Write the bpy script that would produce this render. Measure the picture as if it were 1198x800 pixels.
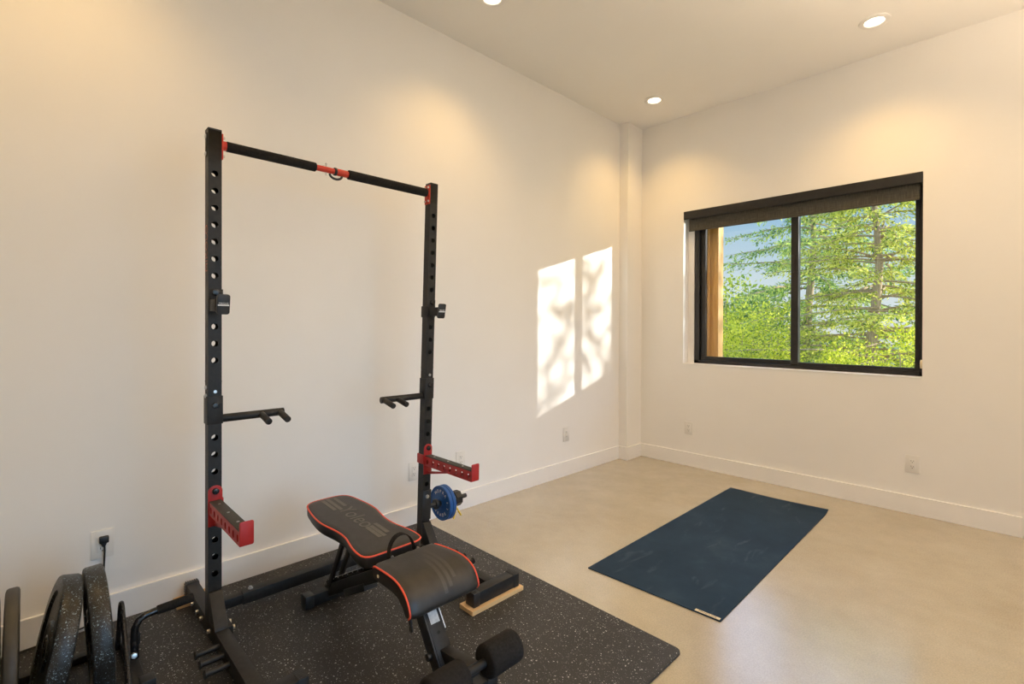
import bpy, bmesh, math, random
from mathutils import Vector, Matrix
import numpy as np

for o in list(bpy.data.objects):
    bpy.data.objects.remove(o)
SC = bpy.context.scene
COL = SC.collection
V = Vector
rad = math.radians

# ------------------------------------------------------------------ camera
cam_data = bpy.data.cameras.new('camera')
cam_data.sensor_width = 36.0
cam_data.lens = 577.19 / 1198 * 36.0
cam_data.shift_y = -18.43 / 1198
cam_data.clip_start = 0.02
cam = bpy.data.objects.new('camera', cam_data)
COL.objects.link(cam)
FW = V((-0.71537, 0.69875, 0.0)); RT = V((0.69874, 0.71536, 0.0053)); UP = RT.cross(FW)
m = Matrix.Identity(4)
for i, a in enumerate((RT, UP, -FW)):
    m[0][i], m[1][i], m[2][i] = a.normalized()
m.translation = (2.6904, -4.3292, 1.27)
cam.matrix_world = m
SC.camera = cam

# ------------------------------------------------------------------ view
SC.view_settings.view_transform = 'Standard'
SC.view_settings.look = 'None'
SC.view_settings.gamma = 1.0
SC.view_settings.use_curve_mapping = False
SC.view_settings.exposure = -0.20
SC.cycles.max_bounces = 8
SC.cycles.diffuse_bounces = 5
SC.cycles.sample_clamp_indirect = 6.0
SC.cycles.use_denoising = True

# ------------------------------------------------------------------ sky
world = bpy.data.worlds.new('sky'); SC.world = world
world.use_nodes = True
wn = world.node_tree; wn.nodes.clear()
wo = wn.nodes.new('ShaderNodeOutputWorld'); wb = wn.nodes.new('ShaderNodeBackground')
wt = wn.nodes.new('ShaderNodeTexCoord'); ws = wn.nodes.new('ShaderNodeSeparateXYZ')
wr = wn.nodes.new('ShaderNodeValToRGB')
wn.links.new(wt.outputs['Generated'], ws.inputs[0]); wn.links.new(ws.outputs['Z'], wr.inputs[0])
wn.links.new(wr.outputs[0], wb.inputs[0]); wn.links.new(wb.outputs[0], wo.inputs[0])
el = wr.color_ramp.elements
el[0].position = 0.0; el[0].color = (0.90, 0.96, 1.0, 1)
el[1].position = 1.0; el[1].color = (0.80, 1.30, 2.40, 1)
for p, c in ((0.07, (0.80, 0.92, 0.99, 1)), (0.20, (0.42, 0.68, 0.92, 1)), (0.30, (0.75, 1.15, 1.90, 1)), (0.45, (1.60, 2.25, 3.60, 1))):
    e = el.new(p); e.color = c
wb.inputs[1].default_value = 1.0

# ------------------------------------------------------------------ sun (low, from outside right of the window)
sl = bpy.data.lights.new('sun', 'SUN'); sl.energy = 8.6; sl.angle = rad(0.55); sl.color = (1.0, 0.96, 0.89)
sun = bpy.data.objects.new('sun', sl); COL.objects.link(sun)
TO_SUN = V((1.0, 0.72, 0.216)).normalized()
sun.rotation_euler = TO_SUN.to_track_quat('Z', 'Y').to_euler()
sun.location = (9, 8, 6)

# added area light for cool side daylight, outside the unseen door built below
def area_light(name, loc, direction, sx, sy, power, color, spread):
    l = bpy.data.lights.new(name, 'AREA'); l.shape = 'RECTANGLE'; l.size = sx; l.size_y = sy
    l.energy = power; l.color = color; l.spread = rad(spread)
    o = bpy.data.objects.new(name, l); COL.objects.link(o); o.location = loc
    o.rotation_euler = V(direction).to_track_quat('-Z', 'Z').to_euler()
    return o
ADDED_DAY_POWER = 12
area_light('added_daylight', (4.55, -2.9, 1.25), (-1, 0, -.22), 2.3, 2.1, ADDED_DAY_POWER, (0.36, 0.66, 1.0), 70)
LAMP_POWER = 37
UPLIGHT_POWER = 310
LAMP_COLOR = (1.0, 0.60, 0.19)
LENS_GLOW = 9.0

# ================================================================== helpers
ORIGIN = {}
class MB:
    """collects shapes (world coordinates) into one mesh"""
    def __init__(s, xf=None):
        s.bm = bmesh.new(); s.xf = xf
    def _merge(s, t, M=None):
        if M is not None: t.transform(M)
        if s.xf is not None: t.transform(s.xf)
        me = bpy.data.meshes.new('tmp'); t.to_mesh(me); t.free()
        s.bm.from_mesh(me); bpy.data.meshes.remove(me)
        return s
    def box(s, lo, hi, bev=0.0, M=None, seg=2):
        t = bmesh.new(); bmesh.ops.create_cube(t, size=1)
        for v in t.verts:
            v.co = V([lo[i] + (v.co[i] + .5) * (hi[i] - lo[i]) for i in range(3)])
        if bev: bmesh.ops.bevel(t, geom=t.edges[:], offset=bev, segments=seg, affect='EDGES', profile=.5)
        return s._merge(t, M)
    def cyl(s, p0, p1, r0, r1=None, n=24, bev=0.0):
        p0, p1 = V(p0), V(p1); d = p1 - p0; L = d.length
        t = bmesh.new()
        bmesh.ops.create_cone(t, cap_ends=True, segments=n, radius1=r0, radius2=r0 if r1 is None else r1, depth=L)
        if bev:
            ed = [e for e in t.edges if abs(e.verts[0].co.z - e.verts[1].co.z) < 1e-6]
            bmesh.ops.bevel(t, geom=ed, offset=bev, segments=3, affect='EDGES', profile=.5)
        M = Matrix.Translation((p0 + p1) / 2) @ d.to_track_quat('Z', 'Y').to_matrix().to_4x4()
        return s._merge(t, M)
    def beam(s, p0, p1, w, h, bev=0.002, up=(0, 0, 1)):
        """rectangular tube between two points, w across, h along up"""
        p0, p1 = V(p0), V(p1); d = p1 - p0; L = d.length; z = d.normalized()
        x = V(up).cross(z).normalized(); y = z.cross(x)
        M = Matrix((x, y, z)).transposed().to_4x4(); M.translation = p0
        return s.box((-w / 2, -h / 2, 0), (w / 2, h / 2, L), bev, M)
    def tube(s, pts, r, n=12, closed=False):
        pts = [V(p) for p in pts]; N = len(pts); t = bmesh.new(); rings = []
        tang = []
        for i in range(N):
            a = pts[(i - 1) % N] if (closed or i) else pts[i]
            b = pts[(i + 1) % N] if (closed or i < N - 1) else pts[i]
            tang.append((b - a).normalized())
        nrm = tang[0].orthogonal().normalized()
        for i in range(N):
            if i: nrm = (nrm - tang[i] * nrm.dot(tang[i])).normalized()
            bn = tang[i].cross(nrm)
            rr = r[i] if isinstance(r, (list, tuple)) else r
            rings.append([t.verts.new(pts[i] + rr * (math.cos(2 * math.pi * k / n) * nrm + math.sin(2 * math.pi * k / n) * bn)) for k in range(n)])
        for i in range(N if closed else N - 1):
            A, B = rings[i], rings[(i + 1) % N]
            off = 0
            if closed and i == N - 1:
                off = min(range(n), key=lambda o: sum((A[k].co - B[(k + o) % n].co).length for k in range(0, n, 3)))
            for k in range(n):
                t.faces.new((A[k], A[(k + 1) % n], B[(k + 1 + off) % n], B[(k + off) % n]))
        if not closed:
            t.faces.new(rings[0][::-1]); t.faces.new(rings[-1])
        return s._merge(t)
    def prism(s, poly, ext, bev=0.0):
        poly = [V(p) for p in poly]; ext = V(ext); t = bmesh.new()
        a = [t.verts.new(p) for p in poly]; b = [t.verts.new(p + ext) for p in poly]
        t.faces.new(a); t.faces.new(b[::-1])
        for i in range(len(a)):
            j = (i + 1) % len(a); t.faces.new((a[j], a[i], b[i], b[j]))
        bmesh.ops.recalc_face_normals(t, faces=t.faces[:])
        if bev: bmesh.ops.bevel(t, geom=t.edges[:], offset=bev, segments=2, affect='EDGES', profile=.5)
        return s._merge(t)
    def lathe(s, prof, p0, axis, n=48):
        """prof: list of (radius, height along axis); closed at both ends on the axis when radius 0"""
        z = V(axis).normalized(); x = z.orthogonal().normalized(); y = z.cross(x); p0 = V(p0)
        t = bmesh.new(); rings = []
        for r, h in prof:
            if r < 1e-7: rings.append([t.verts.new(p0 + z * h)])
            else: rings.append([t.verts.new(p0 + z * h + r * (math.cos(2 * math.pi * k / n) * x + math.sin(2 * math.pi * k / n) * y)) for k in range(n)])
        for A, B in zip(rings, rings[1:]):
            for k in range(n):
                q = [A[k % len(A)], A[(k + 1) % len(A)], B[(k + 1) % len(B)], B[k % len(B)]]
                u = []
                for v in q:
                    if v not in u: u.append(v)
                if len(u) > 2: t.faces.new(u)
        bmesh.ops.recalc_face_normals(t, faces=t.faces[:])
        return s._merge(t)
    def ball(s, c, r, sc=(1, 1, 1)):
        t = bmesh.new(); bmesh.ops.create_uvsphere(t, u_segments=16, v_segments=10, radius=r)
        return s._merge(t, Matrix.Translation(V(c)) @ Matrix.Diagonal((*sc, 1)))
    def quadset(s, vs, fs):
        t = bmesh.new(); vv = [t.verts.new(v) for v in vs]
        for f in fs: t.faces.new([vv[i] for i in f])
        return s._merge(t)
    def build(s, name, mat, parent=None, origin=None, smooth=35, recalc=False):
        me = bpy.data.meshes.new(name)
        if recalc: bmesh.ops.recalc_face_normals(s.bm, faces=s.bm.faces[:])
        s.bm.to_mesh(me); s.bm.free()
        return link_mesh(name, me, mat, parent, origin, smooth)

def link_mesh(name, me, mat, parent=None, origin=None, smooth=35):
    if parent is not None: off = ORIGIN[parent.name]
    else: off = V(origin or (0, 0, 0))
    me.transform(Matrix.Translation(-off))
    if smooth:
        me.shade_smooth(); me.set_sharp_from_angle(angle=rad(smooth))
    for mm in (mat if isinstance(mat, (list, tuple)) else [mat]): me.materials.append(mm)
    o = bpy.data.objects.new(name, me); COL.objects.link(o)
    if parent is not None: o.parent = parent
    else: o.location = off
    ORIGIN[o.name] = off
    return o

def thing(name, loc, label, cat, group=None):
    o = bpy.data.objects.new(name, None); COL.objects.link(o); o.location = loc
    o.empty_display_size = .1
    ORIGIN[o.name] = V(loc)
    return tag(o, label, cat, group)
def tag(o, label, cat, group=None):
    o['label'] = label; o['category'] = cat
    if group: o['group'] = group
    return o
def struct(o):
    o['kind'] = 'structure'; return o

def lettering(text, size, M, name, mat, parent, ext=0.0004, align='CENTER'):
    c = bpy.data.curves.new('txt', 'FONT'); c.body = text; c.size = size; c.extrude = ext
    c.align_x = align; c.align_y = 'CENTER'
    o = bpy.data.objects.new('txt', c); COL.objects.link(o)
    dg = bpy.context.evaluated_depsgraph_get()
    me = bpy.data.meshes.new_from_object(o.evaluated_get(dg))
    bpy.data.objects.remove(o); bpy.data.curves.remove(c)
    me.name = name
    me.transform(M)
    return link_mesh(name, me, mat, parent, smooth=0)
def frame_mat(origin, xdir, ydir):
    x = V(xdir).normalized(); y = V(ydir).normalized(); z = x.cross(y)
    M = Matrix((x, y, z)).transposed().to_4x4(); M.translation = V(origin); return M

# ================================================================== materials
def principled(name, color, rough=.5, metal=0.0, spec=.5):
    mt = bpy.data.materials.new(name); mt.use_nodes = True
    b = mt.node_tree.nodes['Principled BSDF']
    b.inputs['Base Color'].default_value = (*color, 1); b.inputs['Roughness'].default_value = rough
    b.inputs['Metallic'].default_value = metal; b.inputs['Specular IOR Level'].default_value = spec
    return mt
def N(mt, typ, **kw):
    n = mt.node_tree.nodes.new(typ)
    for k, v in kw.items():
        if hasattr(n, k): setattr(n, k, v)
        else: n.inputs[k].default_value = v
    return n
def L(mt, a, b): mt.node_tree.links.new(a, b)
def BS(mt): return mt.node_tree.nodes['Principled BSDF']
def coords(mt): return N(mt, 'ShaderNodeTexCoord').outputs['Object']
def ramp(mt, stops):
    r = N(mt, 'ShaderNodeValToRGB'); e = r.color_ramp.elements
    e[0].position, e[0].color = stops[0][0], (*stops[0][1], 1)
    e[1].position, e[1].color = stops[-1][0], (*stops[-1][1], 1)
    for p, c in stops[1:-1]: e.new(p).color = (*c, 1)
    return r
def bump(mt, scale, strength, dist=.001, detail=4):
    n = N(mt, 'ShaderNodeTexNoise', Scale=scale, Detail=detail); L(mt, coords(mt), n.inputs['Vector'])
    b = N(mt, 'ShaderNodeBump', Strength=strength, Distance=dist)
    L(mt, n.outputs['Fac'], b.inputs['Height']); L(mt, b.outputs[0], BS(mt).inputs['Normal'])
    return mt
def mottled(name, c0, c1, scale, rough, metal=0, lo=.35, hi=.65, bscale=None, bstr=.2, bdist=.001, spec=.5):
    mt = principled(name, c0, rough, metal, spec)
    n = N(mt, 'ShaderNodeTexNoise', Scale=scale, Detail=5); L(mt, coords(mt), n.inputs['Vector'])
    r = ramp(mt, [(lo, c0), (hi, c1)]); L(mt, n.outputs['Fac'], r.inputs[0]); L(mt, r.outputs[0], BS(mt).inputs['Base Color'])
    if bscale: bump(mt, bscale, bstr, bdist)
    return mt

M_wall = mottled('wall_paint', (.87, .86, .835), (.88, .87, .85), 3, .75, bscale=180, bstr=.12, bdist=.0008, spec=.3)
M_ceil = mottled('ceiling_paint', (.93, .92, .90), (.94, .93, .91), 3, .85, bscale=160, bstr=.12, bdist=.0008, spec=.2)
M_trim = mottled('trim_paint', (.88, .87, .85), (.89, .88, .865), 5, .45, bscale=60, bstr=.05)
M_white = mottled('white_plastic', (.80, .79, .76), (.82, .81, .78), 20, .35)
M_steel = mottled('black_powder_coat', (.013, .0125, .012), (.019, .018, .017), 60, .48, bscale=900, bstr=.25, bdist=.0004, spec=.32)
M_blackpl = mottled('black_plastic', (.012, .012, .012), (.018, .018, .018), 40, .45)
M_blackgloss = mottled('black_gloss_steel', (.010, .010, .011), (.016, .016, .017), 40, .22)
M_foam = mottled('black_foam', (.012, .011, .010), (.020, .018, .017), 120, .9, bscale=500, bstr=.6, bdist=.001, spec=.2)
M_red = mottled('red_powder_coat', (.34, .008, .006), (.40, .012, .009), 40, .45, bscale=900, bstr=.2, bdist=.0004)
M_redor = mottled('orange_red_enamel', (.52, .026, .008), (.58, .036, .011), 40, .45)
M_chrome = mottled('zinc_bolt', (.50, .50, .50), (.60, .60, .60), 60, .32, 1.0)
M_tread = mottled('textured_liner', (.020, .020, .018), (.05, .05, .045), 350, .6, bscale=420, bstr=.8, bdist=.001)
M_vinyl = mottled('black_vinyl', (.016, .014, .012), (.024, .021, .018), 25, .43, bscale=700, bstr=.25, bdist=.0005)
M_vinylside = mottled('black_vinyl_side', (.008, .008, .008), (.012, .012, .012), 25, .5, bscale=700, bstr=.25, bdist=.0005)
M_piping = mottled('red_piping', (.72, .075, .03), (.80, .10, .05), 80, .5)
M_logo = mottled('grey_print', (.105, .098, .088), (.12, .112, .100), 90, .5)
M_logo2 = mottled('faint_grey_print', (.040, .037, .033), (.048, .044, .040), 90, .48)
M_sticker = mottled('silver_sticker', (.50, .50, .50), (.68, .68, .68), 70, .4)
M_ink = principled('white_ink', (.8, .8, .8), .5)
M_inkdark = principled('dark_ink', (.10, .07, .03), .6)
M_inkred = mottled('red_brown_ink', (.22, .05, .02), (.28, .07, .03), 60, .5)
M_blue = mottled('blue_rubber', (.004, .075, .28), (.005, .09, .32), 60, .42, bscale=500, bstr=.15)
M_yellow = mottled('yellow_plastic', (.75, .50, .02), (.82, .56, .04), 40, .4)
M_beige = mottled('cream_plastic', (.72, .62, .40), (.76, .66, .44), 40, .4)
M_frame = mottled('black_window_frame', (.010, .010, .010), (.016, .015, .014), 30, .35)
M_oliverub = mottled('worn_olive_rubber', (.030, .025, .017), (.050, .042, .028), 14, .5, bscale=300, bstr=.2)
M_rubber = mottled('black_rubber', (.012, .012, .012), (.020, .020, .020), 30, .34, bscale=400, bstr=.15)

def make_speckled(name, base, fleck, scale, thr, keep, rough):
    mt = principled(name, base, rough)
    tc = coords(mt)
    cur = None
    for k, (sc, th) in enumerate(((scale, thr), (scale * 1.9, thr * .9))):
        vo = N(mt, 'ShaderNodeTexVoronoi', Scale=sc)
        ns = N(mt, 'ShaderNodeTexNoise', Scale=sc * 2.5)
        L(mt, tc, ns.inputs['Vector'])
        mixv = N(mt, 'ShaderNodeVectorMath', operation='MULTIPLY_ADD')
        mixv.inputs[1].default_value = (.012, .012, .012)
        L(mt, ns.outputs['Color'], mixv.inputs[0]); L(mt, tc, mixv.inputs[2]); L(mt, mixv.outputs[0], vo.inputs['Vector'])
        lt = N(mt, 'ShaderNodeMath', operation='LESS_THAN'); lt.inputs[1].default_value = th
        L(mt, vo.outputs['Distance'], lt.inputs[0])
        sep = N(mt, 'ShaderNodeSeparateColor'); L(mt, vo.outputs['Color'], sep.inputs[0])
        gt = N(mt, 'ShaderNodeMath', operation='GREATER_THAN'); gt.inputs[1].default_value = keep
        L(mt, sep.outputs[0], gt.inputs[0])
        mu = N(mt, 'ShaderNodeMath', operation='MULTIPLY'); L(mt, lt.outputs[0], mu.inputs[0]); L(mt, gt.outputs[0], mu.inputs[1])
        if cur is None: cur = mu
        else:
            mx = N(mt, 'ShaderNodeMath', operation='MAXIMUM'); L(mt, cur.outputs[0], mx.inputs[0]); L(mt, mu.outputs[0], mx.inputs[1]); cur = mx
    nb = N(mt, 'ShaderNodeTexNoise', Scale=4.0, Detail=4); L(mt, tc, nb.inputs['Vector'])
    rb = ramp(mt, [(.3, tuple(c * .8 for c in base)), (.7, tuple(c * 1.35 for c in base))]); L(mt, nb.outputs['Fac'], rb.inputs[0])
    mix = N(mt, 'ShaderNodeMix', data_type='RGBA')
    L(mt, cur.outputs[0], mix.inputs[0]); L(mt, rb.outputs[0], mix.inputs[6]); mix.inputs[7].default_value = (*fleck, 1)
    L(mt, mix.outputs[2], BS(mt).inputs['Base Color'])
    bump(mt, 300, .35, .001)
    return mt
M_mat = make_speckled('speckled_rubber_mat', (.019, .018, .017), (.55, .55, .52), 80, .185, .47, .58)
M_bumper = make_speckled('speckled_bumper_rubber', (.008, .0078, .0076), (.42, .58, .68), 125, .20, .46, .38)

def make_concrete():
    mt = principled('polished_concrete', (.4, .35, .27), .26, 0, .5)
    tc = coords(mt)
    a = N(mt, 'ShaderNodeTexNoise', Scale=1.1, Detail=6, Roughness=.6); L(mt, tc, a.inputs['Vector'])
    ra = ramp(mt, [(.32, (.385, .315, .195)), (.52, (.42, .355, .235)), (.72, (.455, .395, .28))]); L(mt, a.outputs['Fac'], ra.inputs[0])
    b = N(mt, 'ShaderNodeTexNoise', Scale=170, Detail=3); L(mt, tc, b.inputs['Vector'])
    rb = ramp(mt, [(.35, (.90, .90, .90)), (.65, (1.08, 1.08, 1.08))]); L(mt, b.outputs['Fac'], rb.inputs[0])
    c = N(mt, 'ShaderNodeTexNoise', Scale=7, Detail=9, Roughness=.75); L(mt, tc, c.inputs['Vector'])
    rc = ramp(mt, [(.36, (.94, .94, .94)), (.66, (1.05, 1.05, 1.05))]); L(mt, c.outputs['Fac'], rc.inputs[0])
    m1 = N(mt, 'ShaderNodeMix', data_type='RGBA', blend_type='MULTIPLY'); m1.inputs[0].default_value = 1
    L(mt, ra.outputs[0], m1.inputs[6]); L(mt, rb.outputs[0], m1.inputs[7])
    m2 = N(mt, 'ShaderNodeMix', data_type='RGBA', blend_type='MULTIPLY'); m2.inputs[0].default_value = 1
    L(mt, m1.outputs[2], m2.inputs[6]); L(mt, rc.outputs[0], m2.inputs[7])
    L(mt, m2.outputs[2], BS(mt).inputs['Base Color'])
    BS(mt).inputs['Coat Weight'].default_value = 1.0; BS(mt).inputs['Coat Roughness'].default_value = .20; BS(mt).inputs['Coat IOR'].default_value = 1.75
    bp = N(mt, 'ShaderNodeBump', Strength=.04, Distance=.001); L(mt, b.outputs['Fac'], bp.inputs['Height']); L(mt, bp.outputs[0], BS(mt).inputs['Normal'])
    return mt
M_floor = make_concrete()

def make_yoga():
    mt = principled('navy_yoga_rubber', (.02, .03, .05), .70, 0, .18)
    tc = coords(mt)
    a = N(mt, 'ShaderNodeTexNoise', Scale=2.2, Detail=7, Roughness=.65); L(mt, tc, a.inputs['Vector'])
    ra = ramp(mt, [(.30, (.009, .026, .052)), (.55, (.015, .037, .068)), (.80, (.040, .070, .098))]); L(mt, a.outputs['Fac'], ra.inputs[0])
    mp = N(mt, 'ShaderNodeMapping'); mp.inputs['Scale'].default_value = (5, 1.5, 1); L(mt, tc, mp.inputs['Vector'])
    b = N(mt, 'ShaderNodeTexNoise', Scale=2.6, Detail=6, Roughness=.6, Distortion=.6); L(mt, mp.outputs[0], b.inputs['Vector'])
    rb = ramp(mt, [(.60, (0, 0, 0)), (.82, (.06, .064, .068))]); L(mt, b.outputs['Fac'], rb.inputs[0])
    ad = N(mt, 'ShaderNodeMix', data_type='RGBA', blend_type='ADD'); ad.inputs[0].default_value = 1
    L(mt, ra.outputs[0], ad.inputs[6]); L(mt, rb.outputs[0], ad.inputs[7]); L(mt, ad.outputs[2], BS(mt).inputs['Base Color'])
    return bump(mt, 600, .3, .0006)
M_yoga = make_yoga()

def make_wood(name, c0, c1, axis=1, rough=.55, scale=1.0):
    mt = principled(name, c0, rough)
    mp = N(mt, 'ShaderNodeMapping'); s = [28 * scale] * 3; s[axis] = 1.6 * scale
    mp.inputs['Scale'].default_value = s; L(mt, coords(mt), mp.inputs['Vector'])
    n = N(mt, 'ShaderNodeTexNoise', Scale=1.6, Detail=6, Roughness=.6, Distortion=.8); L(mt, mp.outputs[0], n.inputs['Vector'])
    r = ramp(mt, [(.3, c0), (.5, tuple((a + b) / 2 for a, b in zip(c0, c1))), (.7, c1)]); L(mt, n.outputs['Fac'], r.inputs[0]); L(mt, r.outputs[0], BS(mt).inputs['Base Color'])
    return mt
M_pine = make_wood('pine_board', (.60, .36, .15), (.74, .50, .25), 1)
M_timber = make_wood('cedar_timber', (.66, .32, .07), (.86, .52, .17), 2)
M_bark = make_wood('bark', (.30, .21, .13), (.62, .48, .32), 2, .9)

def make_fabric():
    mt = principled('shade_fabric', (.06, .055, .045), .85)
    tc = coords(mt); cols = []
    for sc in ((420, 1, 14), (14, 1, 520)):
        mp = N(mt, 'ShaderNodeMapping'); mp.inputs['Scale'].default_value = sc; L(mt, tc, mp.inputs['Vector'])
        n = N(mt, 'ShaderNodeTexNoise', Scale=1, Detail=2); L(mt, mp.outputs[0], n.inputs['Vector']); cols.append(n)
    ad = N(mt, 'ShaderNodeMath', operation='ADD'); L(mt, cols[0].outputs['Fac'], ad.inputs[0]); L(mt, cols[1].outputs['Fac'], ad.inputs[1])
    r = ramp(mt, [(.75, (.035, .033, .027)), (1.0, (.095, .088, .070))]); 
    hf = N(mt, 'ShaderNodeMath', operation='MULTIPLY'); hf.inputs[1].default_value = .85
    L(mt, ad.outputs[0], hf.inputs[0]); L(mt, hf.outputs[0], r.inputs[0]); L(mt, r.outputs[0], BS(mt).inputs['Base Color'])
    return mt
M_fabric = make_fabric()

def make_glass():
    mt = bpy.data.materials.new('window_glass'); mt.use_nodes = True
    nt = mt.node_tree; nt.nodes.clear()
    o = nt.nodes.new('ShaderNodeOutputMaterial'); mx = nt.nodes.new('ShaderNodeMixShader')
    tr = nt.nodes.new('ShaderNodeBsdfTransparent'); gl = nt.nodes.new('ShaderNodeBsdfGlossy'); fr = nt.nodes.new('ShaderNodeLayerWeight')
    tr.inputs[0].default_value = (.97, .98, .97, 1); gl.inputs['Roughness'].default_value = .02; fr.inputs[0].default_value = .5
    pw = nt.nodes.new('ShaderNodeMath'); pw.operation = 'POWER'; pw.inputs[1].default_value = 5
    ma = nt.nodes.new('ShaderNodeMath'); ma.operation = 'MULTIPLY_ADD'; ma.inputs[1].default_value = .9; ma.inputs[2].default_value = .03
    nt.links.new(fr.outputs['Facing'], pw.inputs[0]); nt.links.new(pw.outputs[0], ma.inputs[0])
    nt.links.new(ma.outputs[0], mx.inputs[0]); nt.links.new(tr.outputs[0], mx.inputs[1]); nt.links.new(gl.outputs[0], mx.inputs[2]); nt.links.new(mx.outputs[0], o.inputs[0])
    return mt
M_glass = make_glass()

def make_leaf(name, stops, trans=.58):
    mt = bpy.data.materials.new(name); mt.use_nodes = True
    nt = mt.node_tree; nt.nodes.clear()
    o = nt.nodes.new('ShaderNodeOutputMaterial'); mx = nt.nodes.new('ShaderNodeMixShader')
    d = nt.nodes.new('ShaderNodeBsdfDiffuse'); t = nt.nodes.new('ShaderNodeBsdfTranslucent'); g = nt.nodes.new('ShaderNodeNewGeometry')
    r = ramp(mt, stops)
    nt.links.new(g.outputs['Random Per Island'], r.inputs[0]); nt.links.new(r.outputs[0], d.inputs[0]); nt.links.new(r.outputs[0], t.inputs[0])
    mx.inputs[0].default_value = trans
    nt.links.new(d.outputs[0], mx.inputs[1]); nt.links.new(t.outputs[0], mx.inputs[2]); nt.links.new(mx.outputs[0], o.inputs[0])
    return mt
M_needle = make_leaf('spruce_needles', [(0, (.07, .17, .05)), (.45, (.62, .64, .10)), (1, (.99, .93, .24))])
M_needle2 = make_leaf('fir_needles', [(0, (.05, .17, .10)), (.45, (.40, .58, .16)), (1, (.90, .90, .22))])
M_leaf = make_leaf('shrub_leaves', [(0, (.14, .26, .03)), (.4, (.74, .76, .05)), (1, (.99, .94, .16))], .6)
M_leaf2 = make_leaf('far_leaves', [(0, (.10, .22, .05)), (.5, (.30, .42, .06)), (1, (.55, .58, .10))], .4)
M_ground = mottled('grass_ground', (.10, .16, .03), (.26, .28, .08), 2.5, .9)

def make_emit(name, color, s):
    mt = bpy.data.materials.new(name); mt.use_nodes = True
    b = BS(mt); b.inputs['Base Color'].default_value = (.9, .9, .9, 1)
    b.inputs['Emission Color'].default_value = (*color, 1); b.inputs['Emission Strength'].default_value = s
    return mt
M_lens = make_emit('lamp_lens', (1.0, .86, .62), LENS_GLOW)

# ================================================================== room shell
H = 3.2234; XR = 4.15; YB = -4.80; T = .2
WX0, WX1, WZ0, WZ1 = .5274, 2.2417, .9317, 2.337
struct(MB().box((-T, YB - T, -.2), (XR + T, T, 0)).build('floor', M_floor, smooth=0))
struct(MB().box((-T, YB - T, H), (XR + T, T, H + .2)).build('ceiling', M_ceil, smooth=0))
struct(MB().box((-T, YB - T, 0), (0, T, H)).build('wall_left', M_wall, smooth=0))
w = MB()
w.box((0, 0, 0), (WX0, T, H)).box((WX1, 0, 0), (XR, T, H)).box((WX0, 0, 0), (WX1, T, WZ0)).box((WX0, 0, WZ1), (WX1, T, H))
struct(w.build('wall_back', M_wall, smooth=0))
struct(MB().box((0, YB - T, 0), (XR, YB, H)).build('wall_front', M_wall, smooth=0))
DY0, DY1, DZ = -4.1, -1.7, 2.25
w = MB()
w.box((XR, YB - T, 0), (XR + T, DY0, H)).box((XR, DY1, 0), (XR + T, T, H)).box((XR, DY0, DZ), (XR + T, DY1, H))
struct(w.build('wall_right', M_wall, smooth=0))
struct(MB().box((XR + T, -1.62, -.2), (8.3, -1.42, H)).build('wall_sun_block', M_wall, smooth=0))  # unseen exterior wall added to keep direct sun out of the glass door
# sliding glass door added out of frame in the right wall to let daylight in
w = MB()
for a, b in ((DY0, DY0 + .06), (DY1 - .06, DY1), (-2.94, -2.86)): w.box((XR + .06, a, 0), (XR + .12, b, DZ), .003)
w.box((XR + .06, DY0 + .06, 0), (XR + .12, DY1 - .06, .05), .003).box((XR + .06, DY0 + .06, DZ - .06), (XR + .12, DY1 - .06, DZ), .003)
door = struct(w.build('added_door_1', M_frame, smooth=0))
MB().box((XR + .085, DY0 + .05, .04), (XR + .095, DY1 - .05, DZ - .05)).build('pane', M_glass, door, smooth=0)
# boxed-in corner column
CX, CY = .0916, -.2546
struct(MB().box((0, CY, 0), (CX, 0, H)).build('wall_corner', M_wall, smooth=0))
# baseboards
BH, BT = .1248, .015
struct(MB().box((0, YB, 0), (BT, CY, BH), .002).build('baseboard_left', M_trim, smooth=0))
struct(MB().box((CX, -BT, 0), (XR, 0, BH), .002).build('baseboard_back', M_trim, smooth=0))
struct(MB().box((0, CY - BT, 0), (CX + BT, CY, BH), .002).box((CX, CY, 0), (CX + BT, 0, BH), .002).build('baseboard_corner', M_trim, smooth=0))
struct(MB().box((XR - BT, DY1, 0), (XR, 0, BH), .002).box((XR - BT, YB, 0), (XR, DY0, BH), .002).build('baseboard_right', M_trim, smooth=0))
struct(MB().box((0, YB, 0), (XR, YB + BT, BH), .002).build('baseboard_front', M_trim, smooth=0))

# ------------------------------------------------------------------ window
FY0, FY1 = .11, .185
fx0, fx1, fz0, fz1 = .583, WX1, .937, WZ1
w = MB()
w.box((fx0, FY0, fz0), (fx0 + .045, FY1, fz1), .003).box((fx1 - .03, FY0, fz0), (fx1, FY1, fz1), .003)
w.box((fx0, FY0, fz0), (fx1, FY1, fz0 + .03), .003).box((fx0, FY0, fz1 - .03), (fx1, FY1, fz1), .003)
win = struct(w.build('window_1', M_frame, smooth=0))
w = MB()   # fixed left sash
w.box((.628, .14, .967), (.676, .175, 2.307), .003).box((1.398, .14, .967), (1.452, .175, 2.307), .003)
w.box((.676, .14, .967), (1.398, .175, 1.002), .003).box((.676, .14, 2.28), (1.398, .175, 2.307), .003)
w.build('sash', M_frame, win, smooth=0)
w = MB()   # sliding right sash, on the inner track
w.box((1.400, .105, .967), (1.456, .14, 2.307), .003).box((2.190, .105, .967), (2.212, .14, 2.307), .003)
w.box((1.456, .105, .967), (2.190, .14, .992), .003).box((1.456, .105, 2.28), (2.190, .14, 2.307), .003)
w.build('sash', M_frame, win, smooth=0)
MB().box((.670, .155, .995), (1.402, .161, 2.285)).build('pane', M_glass, win, smooth=0)
MB().box((1.450, .120, .987), (2.195, .126, 2.285)).build('pane', M_glass, win, smooth=0)
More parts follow.
